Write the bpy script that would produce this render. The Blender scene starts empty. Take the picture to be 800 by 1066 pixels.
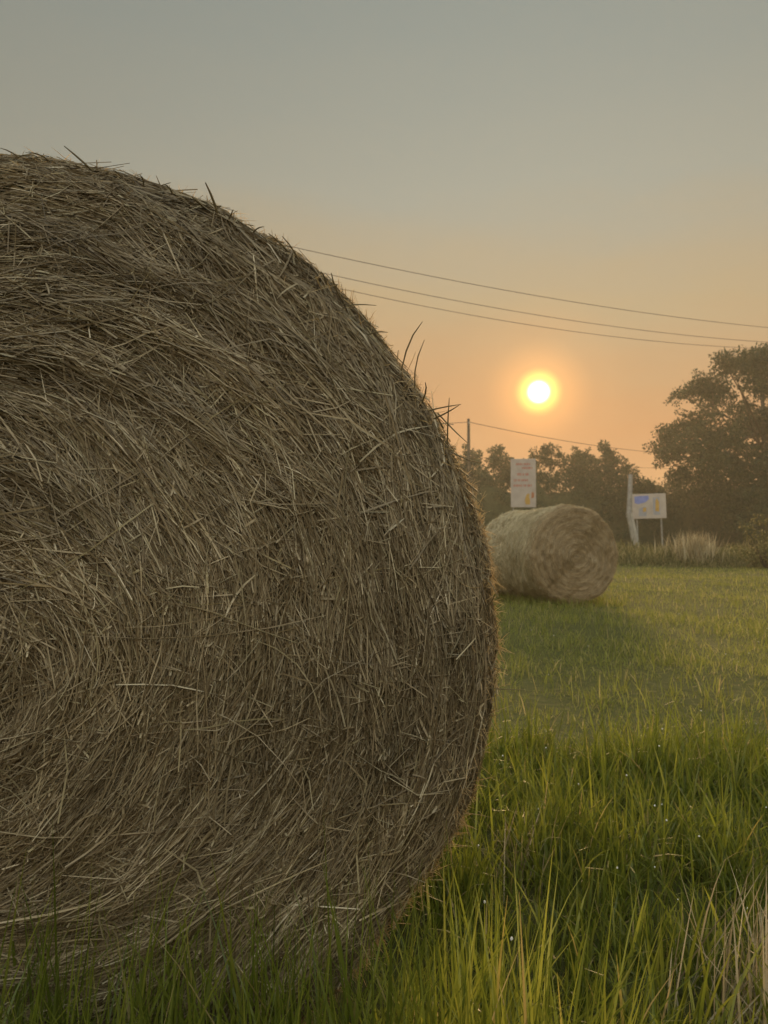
import bpy, math, random
import numpy as np
from mathutils import Vector

rng = np.random.default_rng(7)
random.seed(7)
S = bpy.context.scene
COL = S.collection
PI = math.pi

# ------------------------------------------------------------------ camera
CAM_H = 0.917
PITCH = math.radians(2.25)
F = 801.0
CP, SP = math.cos(PITCH), math.sin(PITCH)


def ray(px, py):
    x = (px - 400) / F
    v = (533 - py) / F
    return np.array([x, CP - v * SP, SP + v * CP])


def at(px, py, Y):
    r = ray(px, py)
    return np.array([0, 0, CAM_H]) + r * (Y / r[1])


def px_at(Y):
    return Y / F          # metres per picture pixel at depth Y


cam = bpy.data.cameras.new('camera')
cam_o = bpy.data.objects.new('camera', cam)
COL.objects.link(cam_o)
cam_o.location = (0, 0, CAM_H)
cam_o.rotation_euler = (PI / 2 + PITCH, 0, 0)
cam.sensor_fit = 'VERTICAL'
cam.sensor_height = 34.6
cam.lens = 34.6 * F / 1066
cam.clip_start = 0.02
cam.clip_end = 2000
cam.dof.use_dof = True
cam.dof.focus_distance = 1.2
cam.dof.aperture_fstop = 11
S.camera = cam_o

# ------------------------------------------------------------------ helpers


def link(o, parent=None):
    COL.objects.link(o)
    if parent is not None:
        o.parent = parent
    return o


def tag(o, label=None, cat=None, group=None, kind=None):
    if label: o['label'] = label
    if cat: o['category'] = cat
    if group: o['group'] = group
    if kind: o['kind'] = kind
    return o


def empty(name, loc, rot=(0, 0, 0)):
    o = bpy.data.objects.new(name, None)
    o.location = loc
    o.rotation_euler = rot
    o.empty_display_size = 0.1
    COL.objects.link(o)
    return o


def mesh_np(name, V, faces, mat, parent=None, tint=None, smooth=False):
    """V (n,3); faces (m,k) int array or list of such arrays; tint (n,4) stored as point colours."""
    if not isinstance(faces, list):
        faces = [faces]
    faces = [np.asarray(f) for f in faces if len(f)]
    me = bpy.data.meshes.new(name)
    V = np.asarray(V, dtype=np.float32)
    me.vertices.add(len(V))
    me.vertices.foreach_set('co', V.ravel())
    loops = np.concatenate([f.ravel() for f in faces]).astype(np.int32)
    sizes = np.concatenate([np.full(len(f), f.shape[1]) for f in faces])
    starts = np.concatenate([[0], np.cumsum(sizes)[:-1]]).astype(np.int32)
    me.loops.add(len(loops))
    me.loops.foreach_set('vertex_index', loops)
    me.polygons.add(len(sizes))
    me.polygons.foreach_set('loop_start', starts)
    me.polygons.foreach_set('use_smooth', np.full(len(sizes), smooth, dtype=bool))
    if tint is not None:
        a = me.attributes.new('tint', 'FLOAT_COLOR', 'POINT')
        a.data.foreach_set('color', np.asarray(tint, dtype=np.float32).ravel())
    me.materials.append(mat)
    me.update(calc_edges=True)
    o = bpy.data.objects.new(name, me)
    return link(o, parent)


def unit(v):
    return v / np.maximum(np.linalg.norm(v, axis=-1, keepdims=True), 1e-9)


def ribbons(P, W, half):
    """P (N,K,3) centre lines, W (N,K,3) unit side vectors, half (N,K) half widths."""
    N, K, _ = P.shape
    V = np.stack([P - W * half[..., None], P + W * half[..., None]], 2).reshape(-1, 3)
    base = (np.arange(N)[:, None] * K + np.arange(K - 1)[None]).ravel() * 2
    Q = np.stack([base, base + 1, base + 3, base + 2], 1)
    return V, Q


def prisms(P, U, W, half):
    N, K, _ = P.shape
    vs = []
    for a in (0.0, 2 * PI / 3, 4 * PI / 3):
        vs.append(P + (U * math.cos(a) + W * math.sin(a)) * half[..., None])
    V = np.stack(vs, 2).reshape(-1, 3)
    b = (np.arange(N)[:, None] * K + np.arange(K - 1)[None]).ravel() * 3
    Q = np.concatenate([np.stack([b + i, b + (i + 1) % 3, b + 3 + (i + 1) % 3, b + 3 + i], 1) for i in range(3)])
    return V, Q


class Field:
    """smooth pseudo-noise in 2 or 3 dimensions, about -1..1"""

    def __init__(self, freq, dim=2, n=10, seed=0):
        r = np.random.default_rng(seed)
        d = r.normal(size=(n, dim))
        d = d / np.linalg.norm(d, axis=1, keepdims=True)
        self.k = d * (freq * r.uniform(.6, 1.6, n))[:, None] * 2 * PI
        self.p = r.uniform(0, 2 * PI, n)
        self.n = n

    def __call__(self, *x):
        X = np.stack(x, -1)
        return np.sin(X @ self.k.T + self.p).sum(-1) / math.sqrt(self.n / 2) * .7


class MB:
    """collects boxes and tubes into one mesh"""

    def __init__(self):
        self.v, self.f = [], []

    def raw(self, vs, fs):
        b = len(self.v)
        self.v += [tuple(map(float, p)) for p in vs]
        self.f += [tuple(b + i for i in f) for f in fs]

    def box(self, c, s, bev=0.0):
        x, y, z = [q / 2 for q in s]
        b = min(bev, x * .9, y * .9, z * .9)
        if b <= 0:
            vs = [(c[0] + i * x, c[1] + j * y, c[2] + k * z) for k in (-1, 1) for i, j in ((-1, -1), (1, -1), (1, 1), (-1, 1))]
            self.raw(vs, [(3, 2, 1, 0), (4, 5, 6, 7), (0, 1, 5, 4), (1, 2, 6, 5), (2, 3, 7, 6), (3, 0, 4, 7)])
            return
        vs = []
        for k, bb in ((-z, b), (-z + b, 0), (z - b, 0), (z, b)):
            X, Y = x - bb, y - bb
            q = b * .6
            for px, py in ((-X + q, -Y), (X - q, -Y), (X, -Y + q), (X, Y - q), (X - q, Y), (-X + q, Y), (-X, Y - q), (-X, -Y + q)):
                vs.append((c[0] + px, c[1] + py, c[2] + k))
        fs = [tuple(range(7, -1, -1)), tuple(range(24, 32))]
        for l in range(3):
            for i in range(8):
                j = (i + 1) % 8
                fs.append((l * 8 + i, l * 8 + j, l * 8 + 8 + j, l * 8 + 8 + i))
        self.raw(vs, fs)

    def tube(self, pts, rad, n=8):
        pts = [Vector(p) for p in pts]
        if not hasattr(rad, '__len__'):
            rad = [rad] * len(pts)
        rings = []
        for i, p in enumerate(pts):
            t = (pts[min(i + 1, len(pts) - 1)] - pts[max(i - 1, 0)]).normalized()
            a = Vector((0, 0, 1)) if abs(t.z) < .9 else Vector((1, 0, 0))
            u = t.cross(a).normalized()
            w = t.cross(u)
            rings += [p + (u * math.cos(2 * PI * k / n) + w * math.sin(2 * PI * k / n)) * rad[i] for k in range(n)]
        fs = [tuple(range(n - 1, -1, -1)), tuple(range((len(pts) - 1) * n, len(pts) * n))]
        for i in range(len(pts) - 1):
            for k in range(n):
                m = (k + 1) % n
                fs.append((i * n + k, i * n + m, i * n + n + m, i * n + n + k))
        self.raw(rings, fs)

    def build(self, name, mat, parent=None, smooth=False):
        me = bpy.data.meshes.new(name)
        me.from_pydata(self.v, [], self.f)
        me.materials.append(mat)
        if smooth:
            for p in me.polygons:
                p.use_smooth = True
        me.update()
        return link(bpy.data.objects.new(name, me), parent)


# ------------------------------------------------------------------ materials
def new_mat(name):
    m = bpy.data.materials.new(name)
    m.use_nodes = True
    nt = m.node_tree
    nt.nodes.clear()
    out = nt.nodes.new('ShaderNodeOutputMaterial')
    return m, nt, out


def node(nt, t, **kw):
    n = nt.nodes.new(t)
    for k, v in kw.items():
        if k.startswith('_'):
            setattr(n, k[1:], v)
        else:
            n.inputs[k].default_value = v
    return n


def ramp(nt, stops, interp='LINEAR'):
    n = nt.nodes.new('ShaderNodeValToRGB')
    n.color_ramp.interpolation = interp
    el = n.color_ramp.elements
    while len(el) < len(stops):
        el.new(.5)
    for e, (p, c) in zip(el, stops):
        e.position = p
        e.color = (*c, 1)
    return n


def tinted(name, stops, rough=.55, spec=.3, trans=0.3, trans_gain=1.6):
    """strand / leaf material: colour picked per strand by tint.r, brightness by tint.g"""
    m, nt, out = new_mat(name)
    at_ = node(nt, 'ShaderNodeAttribute', _attribute_name='tint')
    sep = node(nt, 'ShaderNodeSeparateColor')
    nt.links.new(at_.outputs['Color'], sep.inputs[0])
    r = ramp(nt, stops)
    nt.links.new(sep.outputs[0], r.inputs[0])
    mul = node(nt, 'ShaderNodeVectorMath', _operation='SCALE')
    nt.links.new(r.outputs[0], mul.inputs[0])
    nt.links.new(sep.outputs[1], mul.inputs['Scale'])
    pb = node(nt, 'ShaderNodeBsdfPrincipled', Roughness=rough)
    pb.inputs['Specular IOR Level'].default_value = spec
    nt.links.new(mul.outputs[0], pb.inputs['Base Color'])
    if trans > 0:
        tr = node(nt, 'ShaderNodeBsdfTranslucent')
        g = node(nt, 'ShaderNodeVectorMath', _operation='SCALE')
        g.inputs['Scale'].default_value = trans_gain
        nt.links.new(mul.outputs[0], g.inputs[0])
        nt.links.new(g.outputs[0], tr.inputs[0])
        mx = node(nt, 'ShaderNodeMixShader', Fac=trans)
        nt.links.new(pb.outputs[0], mx.inputs[1])
        nt.links.new(tr.outputs[0], mx.inputs[2])
        nt.links.new(mx.outputs[0], out.inputs[0])
    else:
        nt.links.new(pb.outputs[0], out.inputs[0])
    return m


def noisy(name, c1, c2, scale=4.0, rough=.8, bump=0.0, detail=6.0, spec=.2, metallic=0.0):
    m, nt, out = new_mat(name)
    tc = node(nt, 'ShaderNodeTexCoord')
    no = node(nt, 'ShaderNodeTexNoise', Scale=scale, Detail=detail)
    nt.links.new(tc.outputs['Object'], no.inputs['Vector'])
    r = ramp(nt, [(.3, c1), (.7, c2)])
    nt.links.new(no.outputs[0], r.inputs[0])
    pb = node(nt, 'ShaderNodeBsdfPrincipled', Roughness=rough, Metallic=metallic)
    pb.inputs['Specular IOR Level'].default_value = spec
    nt.links.new(r.outputs[0], pb.inputs['Base Color'])
    if bump:
        b = node(nt, 'ShaderNodeBump', Strength=bump)
        nt.links.new(no.outputs[0], b.inputs['Height'])
        nt.links.new(b.outputs[0], pb.inputs['Normal'])
    nt.links.new(pb.outputs[0], out.inputs[0])
    return m


M = {}
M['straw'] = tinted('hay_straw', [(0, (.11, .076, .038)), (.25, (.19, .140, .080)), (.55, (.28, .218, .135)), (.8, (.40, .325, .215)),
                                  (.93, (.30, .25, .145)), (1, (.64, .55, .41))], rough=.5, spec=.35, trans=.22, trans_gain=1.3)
M['straw_side'] = tinted('skylit_weathered_straw', [(0, (.40, .33, .20)), (.5, (.54, .46, .30)), (1, (.66, .58, .42))], rough=.55, spec=.3, trans=.2, trans_gain=1.3)  # weathered side straw, with the skylight on it also lightened into the colour
M['flare_pale'] = tinted('flare_lightened_straw', [(0, (.31, .22, .12)), (.3, (.45, .33, .19)), (.7, (.57, .44, .27)), (1, (.70, .58, .40))], rough=.5, spec=.35, trans=.22, trans_gain=1.3)  # far bale's face: lens flare veil put in as a lighter straw colour
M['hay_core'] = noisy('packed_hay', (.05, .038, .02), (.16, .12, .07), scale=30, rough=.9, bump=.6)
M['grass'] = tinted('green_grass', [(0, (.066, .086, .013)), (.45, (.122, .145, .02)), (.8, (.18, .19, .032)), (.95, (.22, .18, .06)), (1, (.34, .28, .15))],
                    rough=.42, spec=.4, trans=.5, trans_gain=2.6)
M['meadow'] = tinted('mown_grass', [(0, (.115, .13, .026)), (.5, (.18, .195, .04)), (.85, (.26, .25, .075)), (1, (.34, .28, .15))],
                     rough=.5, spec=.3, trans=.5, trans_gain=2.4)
M['dry'] = tinted('dry_grass', [(0, (.22, .17, .09)), (.5, (.36, .29, .17)), (1, (.55, .47, .32))], rough=.5, spec=.3, trans=.35, trans_gain=1.3)
M['fuzz'] = tinted('rim_straw', [(0, (.40, .31, .18)), (.5, (.52, .41, .25)), (1, (.62, .52, .34))], rough=.45, spec=.3, trans=.55, trans_gain=1.7)
M['weed'] = tinted('verge_weeds', [(0, (.075, .08, .03)), (.6, (.14, .135, .05)), (1, (.30, .25, .13))], rough=.6, spec=.2, trans=.4, trans_gain=1.8)
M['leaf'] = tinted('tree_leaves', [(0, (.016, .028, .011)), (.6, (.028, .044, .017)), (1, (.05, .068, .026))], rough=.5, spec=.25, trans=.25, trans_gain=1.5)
M['bark'] = noisy('bark', (.05, .04, .03), (.13, .105, .08), scale=6, bump=.5)
M['wood'] = noisy('pole_wood', (.04, .032, .024), (.09, .072, .055), scale=5, bump=.3)
M['wire'] = noisy('wire_black', (.02, .02, .02), (.04, .04, .04), scale=3, rough=.5)
M['white_panel'] = noisy('white_panel', (.33, .285, .26), (.40, .35, .32), scale=3, rough=.5)
M['concrete'] = noisy('pale_concrete', (.22, .21, .195), (.32, .31, .285), scale=4, rough=.85, bump=.15)
M['steel'] = noisy('grey_steel', (.22, .22, .22), (.34, .34, .34), scale=5, rough=.5, metallic=.5)
M['red'] = noisy('faded_red', (.34, .12, .10), (.40, .17, .14), scale=4, rough=.5)
M['ochre'] = noisy('ochre_print', (.36, .22, .06), (.45, .28, .08), scale=4, rough=.5)
M['rust'] = noisy('rust_brown_print', (.28, .10, .05), (.36, .15, .08), scale=4, rough=.5)
M['blue'] = noisy('faded_blue', (.12, .16, .42), (.2, .24, .5), scale=4, rough=.5)
M['grey_print'] = noisy('grey_print', (.22, .23, .27), (.3, .3, .34), scale=4, rough=.5)
M['stem'] = noisy('green_stem', (.07, .09, .015), (.10, .12, .02), scale=40, rough=.5)
M['petal'] = noisy('white_petal', (.7, .68, .66), (.8, .78, .76), scale=40, rough=.5)

# ------------------------------------------------------------------ sun, sky
sd = unit(ray(561, 408))
SUN_EL = math.asin(sd[2])
SUN_AZ = math.atan2(sd[0], sd[1])          # clockwise from +Y
sun = bpy.data.lights.new('sun', 'SUN')
sun.energy = SUN_E = 2.3
sun.angle = math.radians(8.0)
sun.color = (1.0, .64, .30)
sun_o = bpy.data.objects.new('sun', sun)
COL.objects.link(sun_o)
sun_o.rotation_euler = Vector(sd).to_track_quat('Z', 'Y').to_euler()

w = bpy.data.worlds.new('World')
S.world = w
w.use_nodes = True
nt = w.node_tree
nt.nodes.clear()
wo = nt.nodes.new('ShaderNodeOutputWorld')
sky = node(nt, 'ShaderNodeTexSky', _sky_type='NISHITA')
sky.sun_disc = False
sky.sun_elevation = SUN_EL
sky.sun_rotation = SUN_AZ
sky.altitude = 100
sky.air_density = 1.0
sky.dust_density = 6.0
sky.ozone_density = 1.0
# the sun's own disc and its aureole in the dusty air; the sky away from the sun is boosted as added fill light
tc = node(nt, 'ShaderNodeTexCoord')
nrm = node(nt, 'ShaderNodeVectorMath', _operation='NORMALIZE')
nt.links.new(tc.outputs['Generated'], nrm.inputs[0])
dot = node(nt, 'ShaderNodeVectorMath', _operation='DOT_PRODUCT')
dot.inputs[1].default_value = tuple(sd)
nt.links.new(nrm.outputs[0], dot.inputs[0])
ac = node(nt, 'ShaderNodeMath', _operation='ARCCOSINE')
nt.links.new(dot.outputs['Value'], ac.inputs[0])
SKY_K = 3.2
dv = node(nt, 'ShaderNodeVectorMath', _operation='MULTIPLY_ADD')      # 1 + C / k : thick haze flattens the glare
dv.inputs[1].default_value = (1 / SKY_K,) * 3
dv.inputs[2].default_value = (1, 1, 1)
nt.links.new(sky.outputs[0], dv.inputs[0])
cmpn = node(nt, 'ShaderNodeVectorMath', _operation='DIVIDE')
nt.links.new(sky.outputs[0], cmpn.inputs[0])
nt.links.new(dv.outputs[0], cmpn.inputs[1])
lum = node(nt, 'ShaderNodeRGBToBW')
nt.links.new(cmpn.outputs[0], lum.inputs[0])
sx = node(nt, 'ShaderNodeSeparateXYZ')
nt.links.new(nrm.outputs[0], sx.inputs[0])
asn = node(nt, 'ShaderNodeMath', _operation='ARCSINE')
nt.links.new(sx.outputs['Z'], asn.inputs[0])
# faint uneven bands in the haze
mpb = node(nt, 'ShaderNodeMapping')
mpb.inputs['Scale'].default_value = (2.2, 2.2, 9.0)
nt.links.new(nrm.outputs[0], mpb.inputs['Vector'])
nb_ = node(nt, 'ShaderNodeTexNoise', Scale=1.3, Detail=4.0)
nt.links.new(mpb.outputs[0], nb_.inputs['Vector'])
bnd = node(nt, 'ShaderNodeMapRange')
for k_, v_ in (('From Min', .25), ('From Max', .75), ('To Min', -.035), ('To Max', .035)):
    bnd.inputs[k_].default_value = v_
nt.links.new(nb_.outputs[0], bnd.inputs['Value'])
asb = node(nt, 'ShaderNodeMath', _operation='ADD')
nt.links.new(asn.outputs[0], asb.inputs[0])
nt.links.new(bnd.outputs[0], asb.inputs[1])
an = node(nt, 'ShaderNodeMath', _operation='DIVIDE')
an.inputs[1].default_value = PI / 2
nt.links.new(asb.outputs[0], an.inputs[0])
D = 1 / 90
G = 1.0
veil = ramp(nt, [(0, (.39, .185, .082)), (7 * D, (.385, .19, .083)), (11 * D, (.36, .21, .103)), (17 * D, (.315, .24, .142)), (24 * D, (.25, .248, .203)), (36 * D, (.208, .228, .205)), (1.0, (.25, .27, .27))])
nt.links.new(an.outputs[0], veil.inputs[0])
lsc = node(nt, 'ShaderNodeMath', _operation='MULTIPLY_ADD')          # the clear sky's own fall-off, softened by the haze
lsc.inputs[1].default_value = .22
lsc.inputs[2].default_value = .55
nt.links.new(lum.outputs[0], lsc.inputs[0])
mulv = node(nt, 'ShaderNodeVectorMath', _operation='SCALE')
nt.links.new(veil.outputs[0], mulv.inputs[0])
nt.links.new(lsc.outputs[0], mulv.inputs['Scale'])
bg = node(nt, 'ShaderNodeBackground', Strength=1.0)
back = node(nt, 'ShaderNodeMapRange', _interpolation_type='SMOOTHSTEP')  # made-up fill: unseen sky behind the camera brightened to light the shaded bale
back.inputs['From Min'].default_value = math.radians(70)
back.inputs['From Max'].default_value = math.radians(125)
nt.links.new(ac.outputs[0], back.inputs['Value'])
elv = node(nt, 'ShaderNodeMapRange', _interpolation_type='SMOOTHSTEP')       # the added fill light grows with height above the horizon
for k_, v_ in (('From Min', .12), ('From Max', .7), ('To Min', .1), ('To Max', 9.5)):
    elv.inputs[k_].default_value = v_
nt.links.new(sx.outputs['Z'], elv.inputs['Value'])
rgt = node(nt, 'ShaderNodeMath', _operation='MULTIPLY_ADD')          # the added fill light is stronger towards the right
rgt.inputs[1].default_value = .4
rgt.inputs[2].default_value = 1.0
nt.links.new(sx.outputs['X'], rgt.inputs[0])
elr = node(nt, 'ShaderNodeMath', _operation='MULTIPLY')
nt.links.new(elv.outputs[0], elr.inputs[0])
nt.links.new(rgt.outputs[0], elr.inputs[1])
bm = node(nt, 'ShaderNodeMath', _operation='MULTIPLY_ADD')
bm.inputs[2].default_value = 1.0
nt.links.new(back.outputs[0], bm.inputs[0])
nt.links.new(elr.outputs[0], bm.inputs[1])
scb = node(nt, 'ShaderNodeVectorMath', _operation='SCALE')
nt.links.new(mulv.outputs[0], scb.inputs[0])
nt.links.new(bm.outputs[0], scb.inputs['Scale'])
nt.links.new(scb.outputs[0], bg.inputs[0])


def disc(r0, r1, col, strength):
    mr = node(nt, 'ShaderNodeMapRange', _interpolation_type='SMOOTHSTEP')
    mr.inputs['From Min'].default_value = math.radians(r0)
    mr.inputs['From Max'].default_value = math.radians(r1)
    mr.inputs['To Min'].default_value = 1
    mr.inputs['To Max'].default_value = 0
    nt.links.new(ac.outputs[0], mr.inputs['Value'])
    mu = node(nt, 'ShaderNodeMath', _operation='MULTIPLY')
    mu.inputs[1].default_value = strength
    nt.links.new(mr.outputs[0], mu.inputs[0])
    b = node(nt, 'ShaderNodeBackground')
    b.inputs[0].default_value = (*col, 1)
    nt.links.new(mu.outputs[0], b.inputs[1])
    return b


cur = bg
for b in (disc(.1, 1.9, (1.0, .58, .08), 2.0), disc(.1, .95, (1.0, .9, .75), 6.0), disc(.3, 4.2, (1.0, .40, .08), .36), disc(.2, 8.0, (1.0, .43, .10), .12)):
    ad = nt.nodes.new('ShaderNodeAddShader')
    nt.links.new(cur.outputs[0], ad.inputs[0])
    nt.links.new(b.outputs[0], ad.inputs[1])
    cur = ad
nt.links.new(cur.outputs[0], wo.inputs[0])

# haze
HAZE = 0.0016
hz = MB()
hz.box((0, 60, 10.6), (520, 520, 24.4))
m, nt, out = new_mat('haze_air')
pv = node(nt, 'ShaderNodeVolumePrincipled', Density=HAZE, Anisotropy=.42)
pv.inputs['Color'].default_value = (.96, .90, .74, 1)
nt.links.new(pv.outputs[0], out.inputs['Volume'])
tag(hz.build('haze', m), kind='stuff')

# ------------------------------------------------------------------ ground
m, nt, out = new_mat('field_ground')
tc = node(nt, 'ShaderNodeTexCoord')
n1 = node(nt, 'ShaderNodeTexNoise', Scale=.35, Detail=8.0)
n2 = node(nt, 'ShaderNodeTexNoise', Scale=14.0, Detail=8.0)
for n in (n1, n2):
    nt.links.new(tc.outputs['Object'], n.inputs['Vector'])
r1 = ramp(nt, [(.35, (.085, .10, .024)), (.6, (.12, .13, .036))])
r2 = ramp(nt, [(.3, (.045, .038, .022)), (.55, (.075, .072, .026)), (.75, (.15, .125, .07))])
nt.links.new(n1.outputs[0], r1.inputs[0])
nt.links.new(n2.outputs[0], r2.inputs[0])
mx = node(nt, 'ShaderNodeMix', _data_type='RGBA')
mx.inputs[0].default_value = .6
nt.links.new(r1.outputs[0], mx.inputs[6])
nt.links.new(r2.outputs[0], mx.inputs[7])
pb = node(nt, 'ShaderNodeBsdfPrincipled', Roughness=.95)
pb.inputs['Specular IOR Level'].default_value = .1
nt.links.new(mx.outputs[2], pb.inputs['Base Color'])
bp = node(nt, 'ShaderNodeBump', Strength=.8, Distance=.05)
nt.links.new(n2.outputs[0], bp.inputs['Height'])
nt.links.new(bp.outputs[0], pb.inputs['Normal'])
nt.links.new(pb.outputs[0], out.inputs[0])
M['ground'] = m

GF1, GF2 = Field(.12, seed=21), Field(.6, seed=22)


def gz(x, y):
    """height of the ground: gentle unevenness, a low bank at the field's far edge"""
    x, y = np.asarray(x, float), np.asarray(y, float)
    z = .03 * GF1(x, y) + .015 * GF2(x, y)
    t = np.clip((y - 27.5 + .6 * np.sin(x * .3)) / 5, 0, 1)
    return z - .02 + .45 * t * t * (3 - 2 * t)


gx = np.concatenate([np.linspace(-240, -20, 23)[:-1], np.linspace(-20, 30, 126), np.linspace(30, 240, 22)[1:]])
gy = np.concatenate([np.linspace(-180, -6, 18)[:-1], np.linspace(-6, 40, 116), np.linspace(40, 300, 27)[1:]])
GX, GY = np.meshgrid(gx, gy)
V = np.stack([GX, GY, gz(GX, GY)], -1).reshape(-1, 3)
ny, nx = GX.shape
i = (np.arange(ny - 1)[:, None] * nx + np.arange(nx - 1)[None]).ravel()
tag(mesh_np('ground', V, np.stack([i, i + 1, i + nx + 1, i + nx], 1), M['ground'], smooth=True), kind='structure')


# ------------------------------------------------------------------ hay bales
class Bale:
    """A round bale lying on its side. Local frame: axis = +Y (front face at y=0, towards -Y), centre at the origin."""

    def __init__(self, R, L, rc, bulge, seed, squash=.05, ridge=.008, lump=.012, dents=()):
        self.R, self.L, self.rc, self.bulge = R, L, rc, bulge
        self.squash, self.ridge, self.lump, self.dents = squash, ridge, lump, dents
        a = np.linspace(0, 1, 400)
        rf = R - rc
        # profile: face, rounded shoulder, side
        face = np.stack([np.linspace(0, rf, 300), bulge * (np.linspace(0, rf, 300) / rf) ** 2.2], 1)
        sl = math.atan2(bulge * 2.2, rf)
        th = np.linspace(sl, PI / 2, 60)[1:]
        cx, cy = rf - rc * math.sin(sl), bulge + rc * math.cos(sl)
        sh = np.stack([cx + rc * np.sin(th), cy - rc * np.cos(th)], 1)
        self.Rs = sh[-1, 0]
        side = np.stack([np.full(40, sh[-1, 0]), np.linspace(sh[-1, 1], L * .5, 41)[1:]], 1)
        pr = np.concatenate([face, sh, side])
        pr[:, 0] *= R / self.Rs
        d = np.linalg.norm(np.diff(pr, axis=0), axis=1)
        self.s = np.concatenate([[0], np.cumsum(d)])
        self.pr = pr
        t = np.gradient(pr, self.s, axis=0)
        t /= np.linalg.norm(t, axis=1, keepdims=True)
        self.nr = np.stack([t[:, 1], -t[:, 0]], 1)
        self.a_face = self.s[300 + 58]
        self.f1 = Field(2.2, 3, 14, seed)
        self.f2 = Field(7.0, 3, 14, seed + 1)
        self.f3 = Field(1.3, 2, 8, seed + 2)

    def surf(self, a, phi, h, back=False):
        """a = distance from the face's centre along the profile, phi = angle, h = height above the surface"""
        rho = np.interp(a, self.s, self.pr[:, 0])
        y = np.interp(a, self.s, self.pr[:, 1])
        n0 = np.interp(a, self.s, self.nr[:, 0])
        n1 = np.interp(a, self.s, self.nr[:, 1])
        c, s_ = np.cos(phi), np.sin(phi)
        x, z = rho * c, rho * s_
        b = self.lump * self.f1(x, y, z) + self.lump * .45 * self.f2(x, y, z)
        rp = a + .035 * self.f3(x, z) - .02 * phi / (2 * PI) * 4
        b = b + self.ridge * np.sin(rp * 2 * PI / .085) * np.clip(a / .1, 0, 1)
        h = h + b
        rho = rho + n0 * h
        y = y + n1 * h
        for deg, wd, amt in self.dents:           # slumped, flattened stretches of the outline
            dl = (phi - math.radians(deg) + PI) % (2 * PI) - PI
            rho = rho * (1 - amt * np.exp(-(dl / math.radians(wd)) ** 2))
        x, z = rho * c, rho * s_
        zz = np.clip(-z / self.R, 0, 1)
        z = z * (1 - self.squash * zz ** 2)
        x = x * (1 - .02 * zz)
        if back:
            y = self.L - y
        return np.stack([x, y, z], -1)

    def body(self, name, mat, parent, depth=.03):
        a = np.concatenate([np.linspace(.0, self.a_face, 46), np.linspace(self.a_face, self.s[-1], 8)[1:]])
        ph = np.linspace(0, 2 * PI, 161)[:-1]
        A, PH = np.meshgrid(a, ph, indexing='ij')
        Vf = self.surf(A, PH, -depth)
        Vb = self.surf(A, PH, -depth, True)
        na, npn = A.shape

        def q(off, flip):
            i = np.arange(na - 1)[:, None] * npn + np.arange(npn)[None]
            j = np.arange(na - 1)[:, None] * npn + (np.arange(npn)[None] + 1) % npn
            f = np.stack([i, j, j + npn, i + npn], -1).reshape(-1, 4) + off
            return f[:, ::-1] if flip else f
        n = na * npn
        # weld the two halves at mid length by sharing the last ring
        V = np.concatenate([Vf.reshape(-1, 3), Vb.reshape(-1, 3)])
        fb = q(n, True)
        last = n + (na - 1) * npn
        fb = np.where(fb >= last, fb - n, fb)
        keep = np.ones(len(V), bool)
        keep[last:] = False
        return mesh_np(name, V[keep], [q(0, False), fb], mat, parent, smooth=True)

    def strands(self, N, r, a_min=0.0, a_max=None, length=(.05, .22), width=(.0011, .0026), h=(-.02, .012), flow=.30, wild=.10,
                lift=.012, K=5, phi_rng=None, back=False, side=False, flow_seed=5, mess=None):
        a_max = a_max or self.a_face + .06
        rho = np.interp
        # sample evenly by area
        aa = np.linspace(a_min, a_max, 600)
        pdf = np.interp(aa, self.s, self.pr[:, 0]) + 1e-4
        cdf = np.cumsum(pdf)
        cdf /= cdf[-1]
        a0 = np.interp(r.random(N), cdf, aa)
        phi0 = r.uniform(0, 2 * PI, N) if phi_rng is None else r.uniform(phi_rng[0], phi_rng[1], N)
        rho0 = np.interp(a0, self.s, self.pr[:, 0])
        x0, z0 = rho0 * np.cos(phi0), rho0 * np.sin(phi0)
        ff, ff2 = Field(2.4, 2, 12, flow_seed), Field(8, 2, 12, flow_seed + 1)
        dev = flow * (ff(x0, z0) * .75 + ff2(x0, z0) * .6) + r.normal(0, .17, N)
        if mess is not None:
            dev = dev + r.normal(0, 1, N) * mess * np.exp(-(a0 / .22) ** 2)
        wl = r.random(N) < wild
        dev = np.where(wl, r.uniform(-PI / 2, PI / 2, N), dev)
        L = r.uniform(length[0], length[1], N) * np.where(r.random(N) < .15, 1.5, 1)
        L = np.where(wl, L * .75, L)
        k = r.uniform(.2, 1.25, N) / np.maximum(a0, .12)
        k = np.where(wl | (r.random(N) < .3), k + r.normal(0, 5, N), k)
        hh = h[0] + (h[1] - h[0]) * r.random(N) ** 1.25
        hh = np.where(wl, np.maximum(hh, h[1] * .3) + .002, hh)
        lf = np.abs(r.normal(0, lift, N)) * np.where(wl, 1.6, 1)
        t = np.linspace(-.5, .5, K)
        sgn = np.where(r.random(N) < .5, 1, -1)
        # integrate the heading in the unrolled plane; x axis = radial, y axis = tangential at phi0
        s = t[None] * L[:, None]
        th = dev[:, None] + k[:, None] * s
        da = -np.sin(th)
        dt = np.cos(th)
        ds = (L / (K - 1))[:, None]
        ca = np.concatenate([np.zeros((N, 1)), np.cumsum((da[:, 1:] + da[:, :-1]) / 2 * ds, 1)], 1)
        ct = np.concatenate([np.zeros((N, 1)), np.cumsum((dt[:, 1:] + dt[:, :-1]) / 2 * ds, 1)], 1)
        ca -= ca[:, K // 2:K // 2 + 1]
        ct -= ct[:, K // 2:K // 2 + 1]
        if side:
            A = a0[:, None] + ca
            PH = phi0[:, None] + ct / self.R
        else:
            X = a0[:, None] + ca
            A = np.hypot(X, ct)
            PH = phi0[:, None] + np.arctan2(ct, X)
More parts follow.
